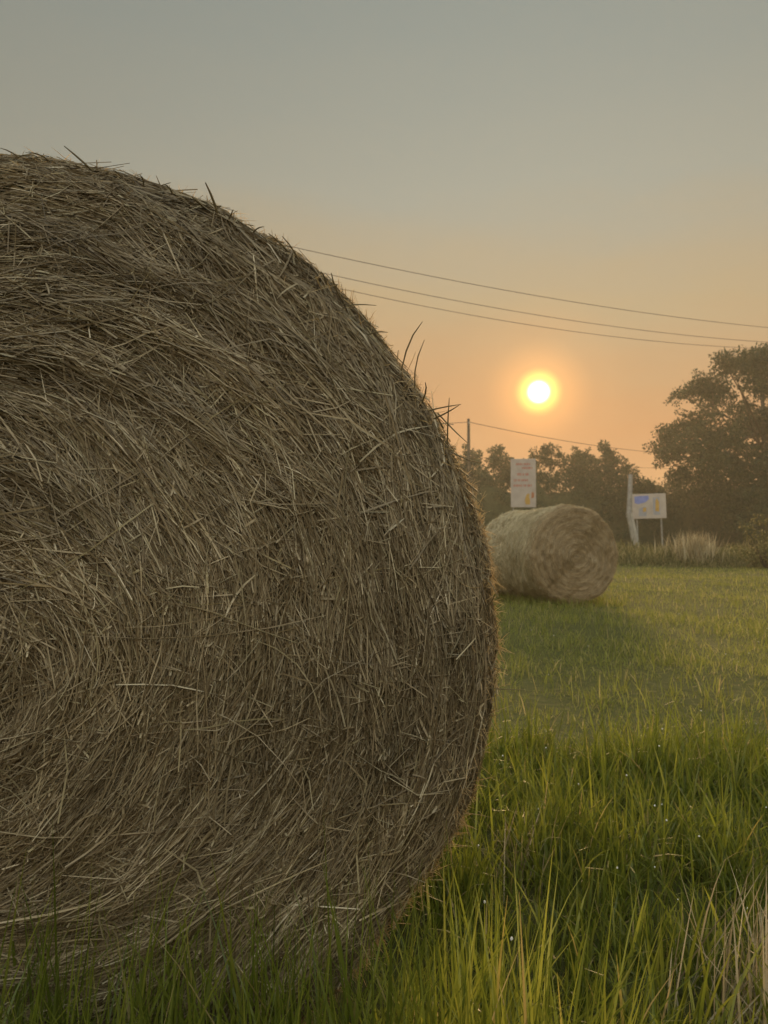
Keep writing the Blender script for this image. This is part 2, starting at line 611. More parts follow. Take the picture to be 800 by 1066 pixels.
        end = np.clip(sgn[:, None] * t[None] * 2, 0, 1) ** 2
        H = hh[:, None] + lf[:, None] * end + r.normal(0, .0012, (N, K))
        P = self.surf(A, PH, H, back)
        Pu = self.surf(A, PH, H + .01, back)
        return P, unit(Pu - P), a0, phi0, wl, hh

    def straw_mesh(self, name, mat, parent, N, r, tone=None, width=(.0011, .0026), stems=.25, **kw):
        P, Nn, a0, phi0, wl, hh = self.strands(N, r, width=width, **kw)
        K = P.shape[1]
        T = unit(np.gradient(P, axis=1))
        B = unit(np.cross(T, Nn))
        roll = r.normal(0, .55, N)[:, None, None] + np.linspace(-.5, .5, K)[None, :, None] * r.normal(0, .9, N)[:, None, None]
        Wv = B * np.cos(roll) + Nn * np.sin(roll)
        Uv = np.cross(Wv, T)
        half = r.uniform(width[0], width[1], N)[:, None] * np.array([.75] + [1.0] * (K - 2) + [.45])[None]
        stem = r.random(N) < stems
        tr = np.clip(r.beta(1.6, 2.0, N) + np.where(wl, .12, 0), 0, .9)
        tr = np.where(r.random(N) < .06, r.uniform(.9, 1, N), tr)
        tg = r.uniform(.75, 1.15, N)
        if tone is not None:
            tg = tg * tone(a0, phi0)
        col = np.stack([tr, tg, np.zeros(N), np.ones(N)], 1)
        V1, Q1 = ribbons(P[~stem], Wv[~stem], half[~stem])
        V2, Q2 = prisms(P[stem], Uv[stem], Wv[stem], half[stem] * .75)
        tint = np.concatenate([np.repeat(col[~stem], K * 2, 0), np.repeat(col[stem], K * 3, 0)])
        return mesh_np(name, np.concatenate([V1, V2]), np.concatenate([Q1, Q2 + len(V1)]), mat, parent, tint)


# --- near bale
NB = Bale(.773, 1.25, .12, .075, seed=31, squash=.05, ridge=.005, lump=.006, dents=((50, 24, .024), (-36, 24, .028), (215, 30, .03), (140, 25, .02)))
nb_c = at(-18, 671, 1.158)
near = empty('hay_bale', (nb_c[0], 1.05, nb_c[2] - .005))
tag(near, 'huge round hay bale close up at the left, filling half the view in shadow', 'hay bale', 'round hay bales lying in the field')
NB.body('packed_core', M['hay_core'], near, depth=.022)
r = np.random.default_rng(100)
_tf = Field(1.6, 2, 10, 77)
_tf2 = Field(5.5, 2, 12, 78)


def tone_near(a, phi):
    return 1 + .13 * _tf(a * np.cos(phi), a * np.sin(phi)) + .12 * _tf2(a * np.cos(phi), a * np.sin(phi)) + .05 * np.sin(a * 2 * PI / .09 + 2 * phi / PI)


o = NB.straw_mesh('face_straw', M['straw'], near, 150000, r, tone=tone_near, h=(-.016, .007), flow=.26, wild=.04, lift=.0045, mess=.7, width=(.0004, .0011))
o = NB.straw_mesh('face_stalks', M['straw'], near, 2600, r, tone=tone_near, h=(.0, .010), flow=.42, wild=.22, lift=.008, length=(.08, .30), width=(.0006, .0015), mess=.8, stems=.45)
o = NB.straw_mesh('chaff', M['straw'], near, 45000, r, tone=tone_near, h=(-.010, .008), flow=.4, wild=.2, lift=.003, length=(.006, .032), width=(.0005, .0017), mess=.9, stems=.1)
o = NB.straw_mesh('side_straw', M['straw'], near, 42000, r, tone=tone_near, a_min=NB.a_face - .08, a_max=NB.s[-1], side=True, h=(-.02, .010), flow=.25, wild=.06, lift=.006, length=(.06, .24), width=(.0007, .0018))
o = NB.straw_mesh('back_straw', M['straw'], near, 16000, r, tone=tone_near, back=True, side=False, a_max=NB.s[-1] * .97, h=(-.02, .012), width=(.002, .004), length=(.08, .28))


def fringe(bale, name, parent, N, r, mat, reach=(.015, .06), width=(.0008, .0018), a_c=None, phi_rng=(0, 2 * PI), base=-.012, spread=.05):
    """loose ends that stick out of the rounded rim"""
    a_c = a_c or bale.a_face
    a0 = a_c + r.normal(-.02, spread, N)
    ph = r.uniform(*phi_rng, N)
    cf, cf2 = Field(1.5, 3, 12, 91), Field(6.0, 3, 12, 92)
    q = (np.cos(ph), np.sin(ph), a0 * 2)
    kp = r.random(N) < np.clip(.45 + .45 * cf(*q) + .35 * cf2(*q), .06, 1)
    a0, ph = a0[kp], ph[kp]
    N = len(a0)
    L = r.uniform(*reach, N) * np.where(r.random(N) < .1, 2.0, 1)
    K = 5
    t = np.linspace(0, 1, K)
    turn = r.normal(0, .8, N)
    sgn = np.where(r.random(N) < .5, 1, -1)
    b0 = bale.surf(a0, ph, base)
    b1 = bale.surf(a0, ph, .02)
    bt = bale.surf(a0, ph + .02, base)
    ba = bale.surf(a0 + .02, ph, base)
    n, tg, al = unit(b1 - b0), unit(bt - b0), unit(ba - b0)
    d0 = unit(n * r.uniform(.3, 1.2, N)[:, None] + tg * (sgn * r.uniform(.2, 2.0, N))[:, None] + al * r.normal(0, .6, N)[:, None])
    c = unit(tg * r.normal(0, 1, N)[:, None] + al * r.normal(0, .6, N)[:, None] - np.array([0, 0, .5]))
    P = b0[:, None] + d0[:, None] * (t[None, :, None] * L[:, None, None]) + c[:, None] * ((t ** 2)[None, :, None] * (L * r.uniform(0, .45, N))[:, None, None])
    T = unit(np.gradient(P, axis=1))
    W = unit(np.cross(T, unit(r.normal(size=(N, 1, 3)))))
    half = r.uniform(*width, N)[:, None] * np.array([1, 1, .9, .75, .3])[None]
    V, Q = prisms(P, np.cross(W, T), W, half)
    col = np.stack([np.clip(r.beta(2.4, 2.0, N), 0, .9), r.uniform(.8, 1.15, N), np.zeros(N), np.ones(N)], 1)
    return mesh_np(name, V, Q, mat, parent, np.repeat(col, K * 3, 0))


fringe(NB, 'loose_straw', near, 900, r, M['straw'], reach=(.01, .035), width=(.0005, .0012))
fringe(NB, 'rim_fuzz', near, 42000, r, M['fuzz'], reach=(.010, .026), width=(.0003, .0007), phi_rng=(-1.9, PI + 1.9 - 3.0), a_c=NB.a_face + .06, base=.004, spread=.05)


# single stalks that stand off the rim against the sky: (root px, mid px, tip px, radius)
def stalk(mb, p0, p1, p2, rad, Y):
    pts = [at(*p0, Y)]
    for t in (.33, .66, 1.0):
        q = [(1 - t) ** 2 * p0[k] + 2 * t * (1 - t) * p1[k] + t * t * p2[k] for k in (0, 1)]
        pts.append(at(*q, Y - .03 * t))
    pts = [np.array(p) - np.array(near.location) for p in pts]
    mb.tube(pts, [rad, rad, rad * .85, rad * .4], n=5)


for p0, p1, p2, rad in [
    ((228, 226), (222, 206), (214, 190), .0022), ((213, 216), (206, 210), (200, 205), .0020), ((236, 232), (240, 226), (243, 218), .0014),
    ((97, 178), (82, 164), (67, 152), .0016), ((128, 186), (122, 178), (118, 177), .0012), ((14, 166), (30, 156), (46, 166), .0010),
    ((300, 262), (292, 252), (280, 243), .0014), ((312, 272), (304, 256), (294, 246), .0013),
    ((418, 386), (424, 352), (440, 335), .0013), ((432, 404), (430, 378), (442, 354), .0011), ((356, 312), (348, 300), (345, 284), .0015),
    ((362, 318), (374, 316), (392, 318), .0010), ((384, 348), (394, 344), (404, 346), .0011), ((440, 418), (446, 404), (443, 398), .0014),
    ((452, 436), (466, 430), (478, 422), .0013), ((446, 428), (458, 424), (480, 421), .0012), ((456, 430), (470, 446), (488, 462), .0012),
    ((466, 462), (466, 440), (468, 414), .0012), ((462, 446), (452, 428), (446, 420), .0013), ((470, 470), (482, 478), (500, 482), .0012),
    ((478, 496), (494, 508), (503, 517), .0014), ((484, 508), (496, 518), (504, 528), .0011), ((486, 520), (498, 536), (510, 533), .0010),
    ((478, 488), (486, 494), (494, 500), .0012), ((500, 596), (512, 604), (519, 622), .0010), ((508, 692), (520, 697), (531, 698), .0008),
    ((508, 716), (522, 718), (546, 718), .0008), ((502, 640), (512, 628), (516, 618), .0010), ((506, 664), (516, 660), (520, 650), .0009),
    ((340, 296), (338, 286), (334, 282), .0012), ((180, 202), (176, 192), (170, 192), .0013), ((150, 194), (150, 186), (146, 182), .0011),
    ((52, 168), (44, 160), (30, 158), .0012), ((20, 164), (10, 156), (0, 154), .0010), ((264, 242), (268, 236), (275, 236), .0012),
]:
    sk = MB()
    stalk(sk, p0, p1, p2, rad, 1.165)
    o = sk.build('stray_stalk', M['dry'], near)
    a = o.data.attributes.new('tint', 'FLOAT_COLOR', 'POINT')
    a.data.foreach_set('color', np.tile(np.array([.25, .75, 0, 1], np.float32), len(o.data.vertices)))

# --- far bale
FB = Bale(.765, 1.85, .09, .02, seed=41, squash=.09, ridge=.0028, lump=.016)
fc = at(598, 576, 11.5)
far = empty('hay_bale', (fc[0] + .04, fc[1], fc[2] - .045), (math.radians(-1.5), 0, math.radians(20)))
tag(far, 'smaller looking round hay bale standing alone in the sunlit field beyond', 'hay bale', 'round hay bales lying in the field')
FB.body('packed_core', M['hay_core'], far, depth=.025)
r = np.random.default_rng(200)


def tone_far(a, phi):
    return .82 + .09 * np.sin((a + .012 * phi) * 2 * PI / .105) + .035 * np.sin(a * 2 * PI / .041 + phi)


FB.straw_mesh('face_straw', M['flare_pale'], far, 44000, r, tone=tone_far, width=(.0010, .0022), h=(-.02, .008), flow=.12, wild=.04, length=(.08, .3))
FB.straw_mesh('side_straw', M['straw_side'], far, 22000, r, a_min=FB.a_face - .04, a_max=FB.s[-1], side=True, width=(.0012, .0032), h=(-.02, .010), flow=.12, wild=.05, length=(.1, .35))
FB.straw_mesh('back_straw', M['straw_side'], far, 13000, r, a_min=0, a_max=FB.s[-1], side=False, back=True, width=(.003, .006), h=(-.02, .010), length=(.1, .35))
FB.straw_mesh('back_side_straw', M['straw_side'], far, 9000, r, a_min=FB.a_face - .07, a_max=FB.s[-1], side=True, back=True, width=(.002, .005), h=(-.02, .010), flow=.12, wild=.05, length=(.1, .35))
fringe(FB, 'loose_straw', far, 2200, r, M['fuzz'], reach=(.015, .045), width=(.001, .0025))


# ------------------------------------------------------------------ grass
def blades(x, y, H, wid, r, K=5, lean=.35, bend=.5, tone=(.0, .95), lean_dir=None, z0=None, tg=(.75, 1.2), dry=.05):
    N = len(x)
    az = r.uniform(0, 2 * PI, N) if lean_dir is None else lean_dir
    le = np.abs(r.normal(0, lean, N))
    be = np.abs(r.normal(0, bend, N))
    t = np.linspace(0, 1, K)
    th = le[:, None] + be[:, None] * t[None] ** 1.3 * 1.6            # angle off vertical along the blade
    ds = (H / (K - 1))[:, None]
    hor = np.concatenate([np.zeros((N, 1)), np.cumsum(np.sin(th[:, 1:]) * ds, 1)], 1)
    ver = np.concatenate([np.zeros((N, 1)), np.cumsum(np.cos(th[:, 1:]) * ds, 1)], 1)
    z = (gz(x, y) if z0 is None else z0) - .01
    P = np.stack([x[:, None] + hor * np.cos(az)[:, None], y[:, None] + hor * np.sin(az)[:, None], z[:, None] + ver], -1)
    fa = az + PI / 2 + r.normal(0, .5, N)
    tw = fa[:, None] + r.normal(0, .8, N)[:, None] * t[None]
    W = np.stack([np.cos(tw), np.sin(tw), np.zeros_like(tw)], -1)
    prof = np.interp(t, [0, .3, .7, 1], [.7, 1, .75, .06])
    V, Q = ribbons(P, W, wid[:, None] * prof[None])
    c = r.uniform(tone[0], tone[1] * .82, N)
    c = np.where(r.random(N) < dry, r.uniform(.88, 1.0, N), c)
    col = np.stack([c, r.uniform(tg[0], tg[1], N), np.zeros(N), np.ones(N)], 1)
    return V, Q, np.repeat(col, K * 2, 0)


def stuff_mesh(name, parts, mat, label, cat):
    Vs, Qs, Cs, b = [], [], [], 0
    for V, Q, C in parts:
        Vs.append(V); Qs.append(Q + b); Cs.append(C); b += len(V)
    o = mesh_np(name, np.concatenate(Vs), np.concatenate(Qs), mat, None, np.concatenate(Cs))
    return tag(o, label, cat, kind='stuff')


def in_bale(x, y, m=0.0):
    return (np.abs(x - near.location[0]) < .62 + m) & (y > 1.09 - m) & (y < 2.34 + m)


def in_far(x, y):
    dx, dy = x - far.location[0], y - far.location[1]
    a = far.rotation_euler[2]
    u, v = dx * math.cos(a) + dy * math.sin(a), -dx * math.sin(a) + dy * math.cos(a)
    return (np.abs(u) < .4) & (v > 0.05) & (v < 1.75)


r = np.random.default_rng(300)
CL, CL2 = Field(1.1, 2, 10, 51), Field(3.2, 2, 10, 52)


def edge_y(x):
    return 3.2 + .25 * np.sin(x * 1.7) + .15 * np.sin(x * 4.1 + 1)


parts = []
# tall uncut grass around the near bale, in tufts
n_t = 4600
tx, ty = r.uniform(-2.2, 4.2, n_t), r.uniform(.55, 4.0, n_t)
ok = (ty < edge_y(tx)) & ~in_bale(tx, ty, -.02) & (ty > .55 + .1 * np.abs(tx))
tx, ty = tx[ok], ty[ok]
per = r.integers(9, 22, len(tx))
X = np.repeat(tx, per) + r.normal(0, .035, per.sum())
Y = np.repeat(ty, per) + r.normal(0, .035, per.sum())
Hh = np.repeat(r.uniform(.13, .25, len(tx)) * (1 + .2 * CL(tx, ty) + .25 * np.clip((ty - 2.2) / 1.0, 0, 1)), per) * r.uniform(.45, 1.12, per.sum())
k = ~in_bale(X, Y, .0)
X, Y, Hh = X[k], Y[k], np.clip(Hh[k], .06, .42)
parts.append(blades(X, Y, Hh, r.uniform(.0016, .0042, len(X)), r, K=6, lean=.24, bend=.5, dry=.03))
# thatch: short, low, partly dead blades under the tufts
n = 26000
X, Y = r.uniform(-2.2, 4.2, n), r.uniform(.5, 4.0, n)
k = (Y < edge_y(X) + .1) & ~in_bale(X, Y)
X, Y = X[k], Y[k]
parts.append(blades(X, Y, r.uniform(.05, .16, len(X)), r.uniform(.001, .0028, len(X)), r, K=4, lean=.8, bend=.9, dry=.30))
# a few broad arching blades
n = 700
X, Y = r.uniform(-1.6, 3.6, n), r.uniform(.8, 3.6, n)
k = (Y < edge_y(X)) & ~in_bale(X, Y)
X, Y = X[k], Y[k]
parts.append(blades(X, Y, r.uniform(.2, .36, len(X)), r.uniform(.0018, .0042, len(X)), r, K=8, lean=.3, bend=.95, dry=.04))
# dead bent stalks among the green
n = 1300
X, Y = r.uniform(-1.6, 3.6, n), r.uniform(.8, 3.5, n)
k = (Y < edge_y(X)) & ~in_bale(X, Y) & (CL2(X, Y) > -.1)
X, Y = X[k], Y[k]
parts.append(blades(X, Y, r.uniform(.08, .19, len(X)), r.uniform(.0007, .0016, len(X)), r, K=6, lean=.55, bend=.9, dry=1.0))
# grass standing up against the face of the bale
n = 4200
X, Y = r.uniform(-1.3, .26, n), r.uniform(.80, 1.07, n)
parts.append(blades(X, Y, r.uniform(.26, .54, n) * np.where(r.random(n) < .05, 1.15, 1), r.uniform(.0012, .003, n), r, K=7, lean=.14, bend=.3, dry=.03))
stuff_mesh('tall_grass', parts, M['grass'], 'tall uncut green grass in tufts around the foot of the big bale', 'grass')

# mown meadow
parts = []
n = 230000
Y = 3.2 * (29.5 / 3.2) ** r.random(n) ** .92
X = r.uniform(-.75, .85, n) * (Y + 2.5)
k = (Y > edge_y(X) - .15) & ~in_far(X, Y) & (X > -Y * .55 - 2.5)
X, Y = X[k], Y[k]
thin = np.where(Y < 5.2, .42, 1.0) * np.clip(.75 + .5 * CL(X * .35, Y * .22) + .25 * CL2(X * .4, Y * .3), .25, 1)
k = r.random(len(X)) < thin
X, Y = X[k], Y[k]
lush = CL(X * .5, Y * .35) * .5 + CL2(X * .45, Y * .45) * .35
Hh = np.clip(.045 + .028 * lush + np.clip((Y - 5.2) / 4, 0, 1) * .045, .015, .2) * r.uniform(.5, 1.5, len(X))
wid = r.uniform(.0012, .0026, len(X)) * (1 + np.clip(Y - 6, 0, 30) * .10)
parts.append(blades(X, Y, Hh, wid, r, K=4, lean=.35, bend=.5, tone=(0, 1.05), dry=.12))
# longer grass the mower could not reach at the foot of the far bale
n = 2600
u_, v_ = r.uniform(-.75, .75, n), r.uniform(-.3, 1.9, n)
a_ = far.rotation_euler[2]
X = far.location[0] + u_ * math.cos(a_) - v_ * math.sin(a_)
Y = far.location[1] + u_ * math.sin(a_) + v_ * math.cos(a_)
k = ~in_far(X, Y)
X, Y = X[k], Y[k]
parts.append(blades(X, Y, r.uniform(.06, .2, len(X)), r.uniform(.003, .006, len(X)), r, K=4, lean=.3, bend=.5, dry=.12))
# taller tussocks left by the mower
n_t = 900
ty = 4.2 * (26 / 4.2) ** r.random(n_t)
tx = r.uniform(-.3, .8, n_t) * ty
per = r.integers(5, 14, n_t)
X = np.repeat(tx, per) + r.normal(0, .04, per.sum()) * (1 + np.repeat(ty, per) * .08)
Y = np.repeat(ty, per) + r.normal(0, .04, per.sum()) * (1 + np.repeat(ty, per) * .08)
k = ~in_far(X, Y)
X, Y = X[k], Y[k]
parts.append(blades(X, Y, r.uniform(.07, .19, len(X)), r.uniform(.0016, .003, len(X)) * (1 + Y * .06), r, K=4, lean=.25, bend=.5, dry=.14))
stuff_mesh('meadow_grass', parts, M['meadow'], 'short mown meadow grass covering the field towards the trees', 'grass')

# tiny white flowers and seed heads catching the light
fb = MB()
n = 90
fy = 1.6 * (16 / 1.6) ** r.random(n)
fx = r.uniform(-.05, .6, n) * fy + .1
n_stem = 0
for x, y in zip(fx, fy):
    if in_bale(np.array(x), np.array(y), .05) or in_far(np.array(x), np.array(y)):
        continue
    h = random.uniform(.08, .2) if y < 3.4 else random.uniform(.05, .12)
    z = float(gz(x, y))
    dx, dy = random.uniform(-.04, .04), random.uniform(-.04, .04)
    s_ = random.uniform(.0016, .0034) * (1 + max(0, y - 3) * .10)
    tx_, ty_ = random.uniform(-.8, .8) * s_, random.uniform(-.8, .8) * s_
    fb.tube([(x + dx - tx_, y + dy - ty_, z + h - s_ * .6), (x + dx, y + dy, z + h - s_ * .2), (x + dx + tx_ * .6, y + dy + ty_ * .6, z + h + s_ * .5), (x + dx + tx_, y + dy + ty_, z + h + s_ * .8)], [s_ * .3, s_, s_ * .75, s_ * .2], n=6)
    nf = len(fb.f)
    fb.tube([(x, y, z), (x + dx * .4, y + dy * .4, z + h * .6), (x + dx, y + dy, z + h)], [.0007, .0006, .0005], n=4)
    if not n_stem:
        stem_faces = []
        n_stem = 1
    stem_faces += list(range(nf, len(fb.f)))
fl = fb.build('meadow_flowers', M['petal'])
fl.data.materials.append(M['stem'])
for k_ in stem_faces:
    fl.data.polygons[k_].material_index = 1
tag(fl, 'tiny white flower heads scattered through the grass', 'flowers', kind='stuff')


# dry straw tufts in the tall grass
def dry_tuft(name, label, x, y, n, h, az, spread, r, lean=.5, wid=(.0012, .0026), rad=.06):
    X, Y = x + r.normal(0, rad, n), y + r.normal(0, rad, n)
    V, Q, C = blades(X, Y, r.uniform(h * .5, h * 1.15, n), r.uniform(*wid, n), r, K=6, lean=lean, bend=.35, lean_dir=az + r.normal(0, spread, n), tone=(0, 1.2), dry=0)
    o = mesh_np(name, V, Q, M['dry'], None, C)
    return tag(o, label, 'dry grass')


p = at(775, 1040, 1.5)
dry_tuft('dry_grass_tuft', 'straw coloured dead grass tuft leaning right at the bottom right corner', .80, 1.48, 640, .33, .25, .7, r, lean=.8, rad=.10)
dry_tuft('dry_grass_tuft', 'small pale dead grass tuft among green blades just right of the big bale', .36, 2.1, 34, .26, 1.6, 1.5, r, lean=.35, rad=.04)


# ------------------------------------------------------------------ verge, bushes and trees
def leafy(name, parent, clumps, n_per, size, r, mat, flat=.8, tg=(.7, 1.25), droop=.0):
    """leaf sprays (small bent four-cornered leaves) spread through the clumps: (x, y, z, radius) rows"""
    c = np.asarray(clumps, float)
    per = np.maximum(6, (n_per * (c[:, 3] / c[:, 3].mean()) ** 1.6)).astype(int)
    C = np.repeat(c, per, 0)
    N = len(C)
    d = unit(r.normal(size=(N, 3)))
    rr = r.random(N) ** .45
    P = C[:, :3] + d * (C[:, 3] * rr)[:, None] * np.array([1, 1, flat])
    P[:, 2] -= droop * C[:, 3] * np.hypot(d[:, 0], d[:, 1]) * rr
    t = unit(d * .7 + r.normal(size=(N, 3)) * .7 + np.array([0, 0, -.25]))
    s_ = unit(np.cross(t, r.normal(size=(N, 3))))
    nrm_ = np.cross(t, s_)
    L = r.uniform(size[0], size[1], N)[:, None]
    V = np.stack([P, P + t * L * .5 + s_ * L * .26 + nrm_ * L * .06, P + t * L, P + t * L * .5 - s_ * L * .26 + nrm_ * L * .06], 1).reshape(-1, 3)
    b = np.arange(N) * 4
    Q = np.stack([b, b + 1, b + 2, b + 3], 1)
    clump_t = np.repeat(r.uniform(.75, 1.2, len(c)), per)
    col = np.stack([r.random(N), clump_t * r.uniform(tg[0], tg[1], N), np.zeros(N), np.ones(N)], 1)
    return mesh_np(name, V, Q, mat, parent, np.repeat(col, 4, 0))


def wood(parent, base, blobs, r0, name='trunk', split=.35, wander=.5):
    """tapered trunk with limbs that reach into the crown; coordinates relative to base"""
    mb = MB()
    bl = np.asarray(blobs, float) - np.array([*base, 0, 0])
    top = bl[np.argmax(bl[:, 2])]
    hs = top[2]
    tr = [(0, 0, -.3), (.02 * hs, 0, hs * split * .6), (top[0] * .3, top[1] * .3, hs * split), (top[0] * .7, top[1] * .7, hs * .72), (top[0], top[1], hs)]
    mb.tube(tr, [r0 * 1.25, r0, r0 * .8, r0 * .4, r0 * .1], n=8)
    for b in bl:
        s0 = random.uniform(.55, 1.0)
        st = Vector(tr[2]).lerp(Vector(tr[3]), random.random() * .8) if b[2] > hs * split else Vector(tr[1])
        en = Vector(b[:3])
        mid = st.lerp(en, .5) + Vector((random.uniform(-1, 1), random.uniform(-1, 1), .6)) * wander * .4
        mb.tube([st, mid, en], [r0 * .32, r0 * .2, r0 * .06], n=5)
        for _ in range(4):
            q = en + Vector(np.random.default_rng(int(abs(b[0] * 1000)) + _).normal(size=3)) * b[3] * .6
            mb.tube([mid.lerp(en, .6), (mid.lerp(en, .6) + q) / 2 + Vector((0, 0, .1)), q], [r0 * .1, r0 * .07, r0 * .03], n=4)
    return mb.build(name, M['bark'], parent, smooth=True)


def tree(name, label, cat, blobs_px, Y, base_px, n_clump, n_leaf, size, r, dep=1.0, clump_r=(.3, .55), trunk_r=.18, group=None, flat=.75, droop=.2, fill=.9):
    """blobs_px: (px, py, radius px) ellipsoids of the crown outline seen from the road; each gets its own depth."""
    u = px_at(Y)
    blobs = []
    for (x, y, q) in blobs_px:
        p = at(x, y, Y + random.uniform(-1, 1) * dep)
        blobs.append((p[0], p[1], p[2], q * u))
    base = at(base_px, 564, Y)
    bz = float(gz(base[0], base[1]))
    root = empty(name, (base[0], base[1], bz))
    tag(root, label, cat, group)
    bl = np.array(blobs)
    wgt = bl[:, 3] ** 2.0
    wgt /= wgt.sum()
    clumps = []
    for b, m_ in zip(bl, np.maximum(3, (wgt * n_clump)).astype(int)):
        d = unit(r.normal(size=(m_, 3)))
        rr = r.random(m_) ** .5 * fill
        c = b[:3] + d * rr[:, None] * b[3] * np.array([1, min(1.0, dep / max(b[3], .1) + .5), .95])
        clumps.append(np.concatenate([c, r.uniform(*clump_r, m_)[:, None]], 1))
    clumps = np.concatenate(clumps)
    rel = clumps.copy()
    rel[:, :3] -= np.array([base[0], base[1], bz])
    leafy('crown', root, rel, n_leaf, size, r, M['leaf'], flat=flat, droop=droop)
    bl2 = bl.copy()
    bl2[:, 2] -= bz
    wood(root, (base[0], base[1]), bl2, trunk_r)
    return root


r = np.random.default_rng(400)
TG = 'trees in the hedgerow beyond the field'
specs = [
    ('slender tree half hidden behind the rim of the big bale', [(462, 478, 14), (450, 492, 18), (474, 486, 10), (460, 512, 20)], 84, 460),
    ('low leafy tree standing right behind the wooden utility pole', [(489, 474, 10), (498, 484, 12), (481, 490, 10), (490, 504, 16), (506, 498, 10)], 85, 491),
    ('tree with a loose crown rising above the left edge of the tall white sign', [(521, 471, 9), (515, 482, 9), (529, 484, 9), (524, 500, 16), (536, 492, 9)], 87, 523),
    ('broad lacy tree directly below the sun, right of the tall white sign', [(560, 474, 11), (575, 468, 10), (567, 484, 14), (552, 490, 10), (584, 480, 10), (570, 504, 18), (588, 500, 12)], 86, 571),
    ('tree with a rounded crown directly above the far bale', [(603, 474, 11), (594, 484, 10), (612, 482, 10), (603, 496, 15), (616, 502, 11)], 88, 604),
    ('tallest tree of the hedgerow with a pointed top left of the leaning post', [(629, 467, 8), (630, 478, 12), (641, 480, 10), (620, 488, 10), (634, 496, 15), (646, 494, 9), (652, 484, 6)], 86, 632),
    ('small round tree between leaning post and the largest tree', [(672, 510, 10), (664, 518, 10), (684, 514, 12), (674, 524, 12)], 84, 674),
]
for lab, blobs, Y, bx in specs:
    tree('tree', lab, 'tree', blobs, Y, bx, 150, 30, (.18, .40), r, dep=1.0, clump_r=(.18, .42), trunk_r=.08, group=TG, fill=1.18)

tree('large_tree', 'largest tree, wide dark crown at the right edge with sky showing through', 'tree',
     [(792, 385, 32), (762, 378, 18), (818, 380, 36), (750, 372, 8), (728, 404, 20), (708, 412, 9), (745, 410, 22), (720, 440, 22), (697, 452, 16), (684, 466, 10), (708, 466, 18),
      (750, 452, 28), (790, 440, 36), (840, 430, 48), (735, 478, 22), (690, 478, 9), (706, 492, 14), (770, 490, 34), (810, 500, 44), (870, 480, 50), (900, 420, 40), (860, 380, 40),
      (740, 510, 26), (716, 516, 16), (780, 530, 30), (850, 540, 40), (900, 530, 40)],
     68, 800, 2500, 44, (.16, .36), r, dep=4.5, clump_r=(.4, .85), trunk_r=.40, flat=.5, droop=.35, fill=1.0)


def hedge(name, label, pts, hts, depth, r, n, size, cat='hedge', mat='leaf', clump=(.5, .9), dens=22):
    """a dense hedge: an opaque lumpy core of twigs and leaf clumps all over it"""
    root = empty(name, (pts[0][0], pts[0][1], float(gz(*pts[0]))))
    tag(root, label, cat)
    P = np.array(pts, float)
    Hs = np.array(hts, float)
    t = r.random(n)
    seg = np.linspace(0, 1, len(P))
    x = np.interp(t, seg, P[:, 0]); y = np.interp(t, seg, P[:, 1]); h = np.interp(t, seg, Hs)
    h = h * (1 + .14 * np.sin(x * 1.3) + .08 * np.sin(x * 3.7 + 1))
    z = gz(x, y) + .3 + (h - .3) * r.random(n) ** .7
    yy = y + r.uniform(-1, 1, n) * depth * np.sqrt(np.clip(1.15 - ((z - gz(x, y)) / np.maximum(h, .1)) ** 2, .05, 1))
    rel = np.stack([x, yy, z, r.uniform(*clump, n)], 1)
    rel[:, :3] -= np.array(root.location)
    leafy('foliage', root, rel, dens, size, r, M[mat], flat=.8)
    # twiggy inside
    xs = np.linspace(0, 1, 60)
    cx = np.interp(xs, seg, P[:, 0]); cy = np.interp(xs, seg, P[:, 1]); ch = np.interp(xs, seg, Hs) * .8 * (1 + .14 * np.sin(cx * 1.3))
    ang = np.linspace(0, PI, 11)
    V = np.stack([np.stack([cx + .3 * np.cos(3 * a + cx), cy - np.cos(a) * depth * .75, gz(cx, cy) - .1 + ch * np.sin(a) ** .6 * (1 + .07 * np.sin(cx * 2.1 + a * 5))], -1) for a in ang], 1)
    V = V.reshape(-1, 3) - np.array(root.location)
    i = (np.arange(59)[:, None] * 11 + np.arange(10)[None]).ravel()
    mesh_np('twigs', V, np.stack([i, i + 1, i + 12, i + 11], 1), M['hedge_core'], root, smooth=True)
    return root


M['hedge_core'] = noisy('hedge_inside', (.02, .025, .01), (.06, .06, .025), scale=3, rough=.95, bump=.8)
w0, w1 = at(60, 564, 84), at(900, 564, 74)
hedge('hedge', 'long dense dark hedge under the trees along the far side of the field', [(w0[0], 84), (at(340, 564, 82)[0], 82), (at(600, 564, 80)[0], 80), (at(700, 564, 78)[0], 78), (w1[0], 76)], [6.8, 7.6, 7.4, 6.4, 7.0], 2.2, r, 2000, (.14, .34), dens=44)

# rough verge at the field edge
parts = []
n = 38000
X = r.uniform(-20, 26, n)
Y = r.uniform(28.2, 33.5, n)
hump = .75 + .35 * CL(X * .12, Y * .2) + .12 * CL2(X * .2, Y * .2)
Hh = np.clip(hump * np.clip((Y - 27.6) / 3.0, .18, 1), .12, 1.2) * r.uniform(.3, 1.05, n)
parts.append(blades(X, Y, Hh, r.uniform(.010, .024, n), r, K=5, lean=.6, bend=.7, tone=(0, 1.15), dry=.16))
stuff_mesh('verge_weeds', parts, M['weed'], 'rough uncut weeds along the far edge of the field', 'weeds')

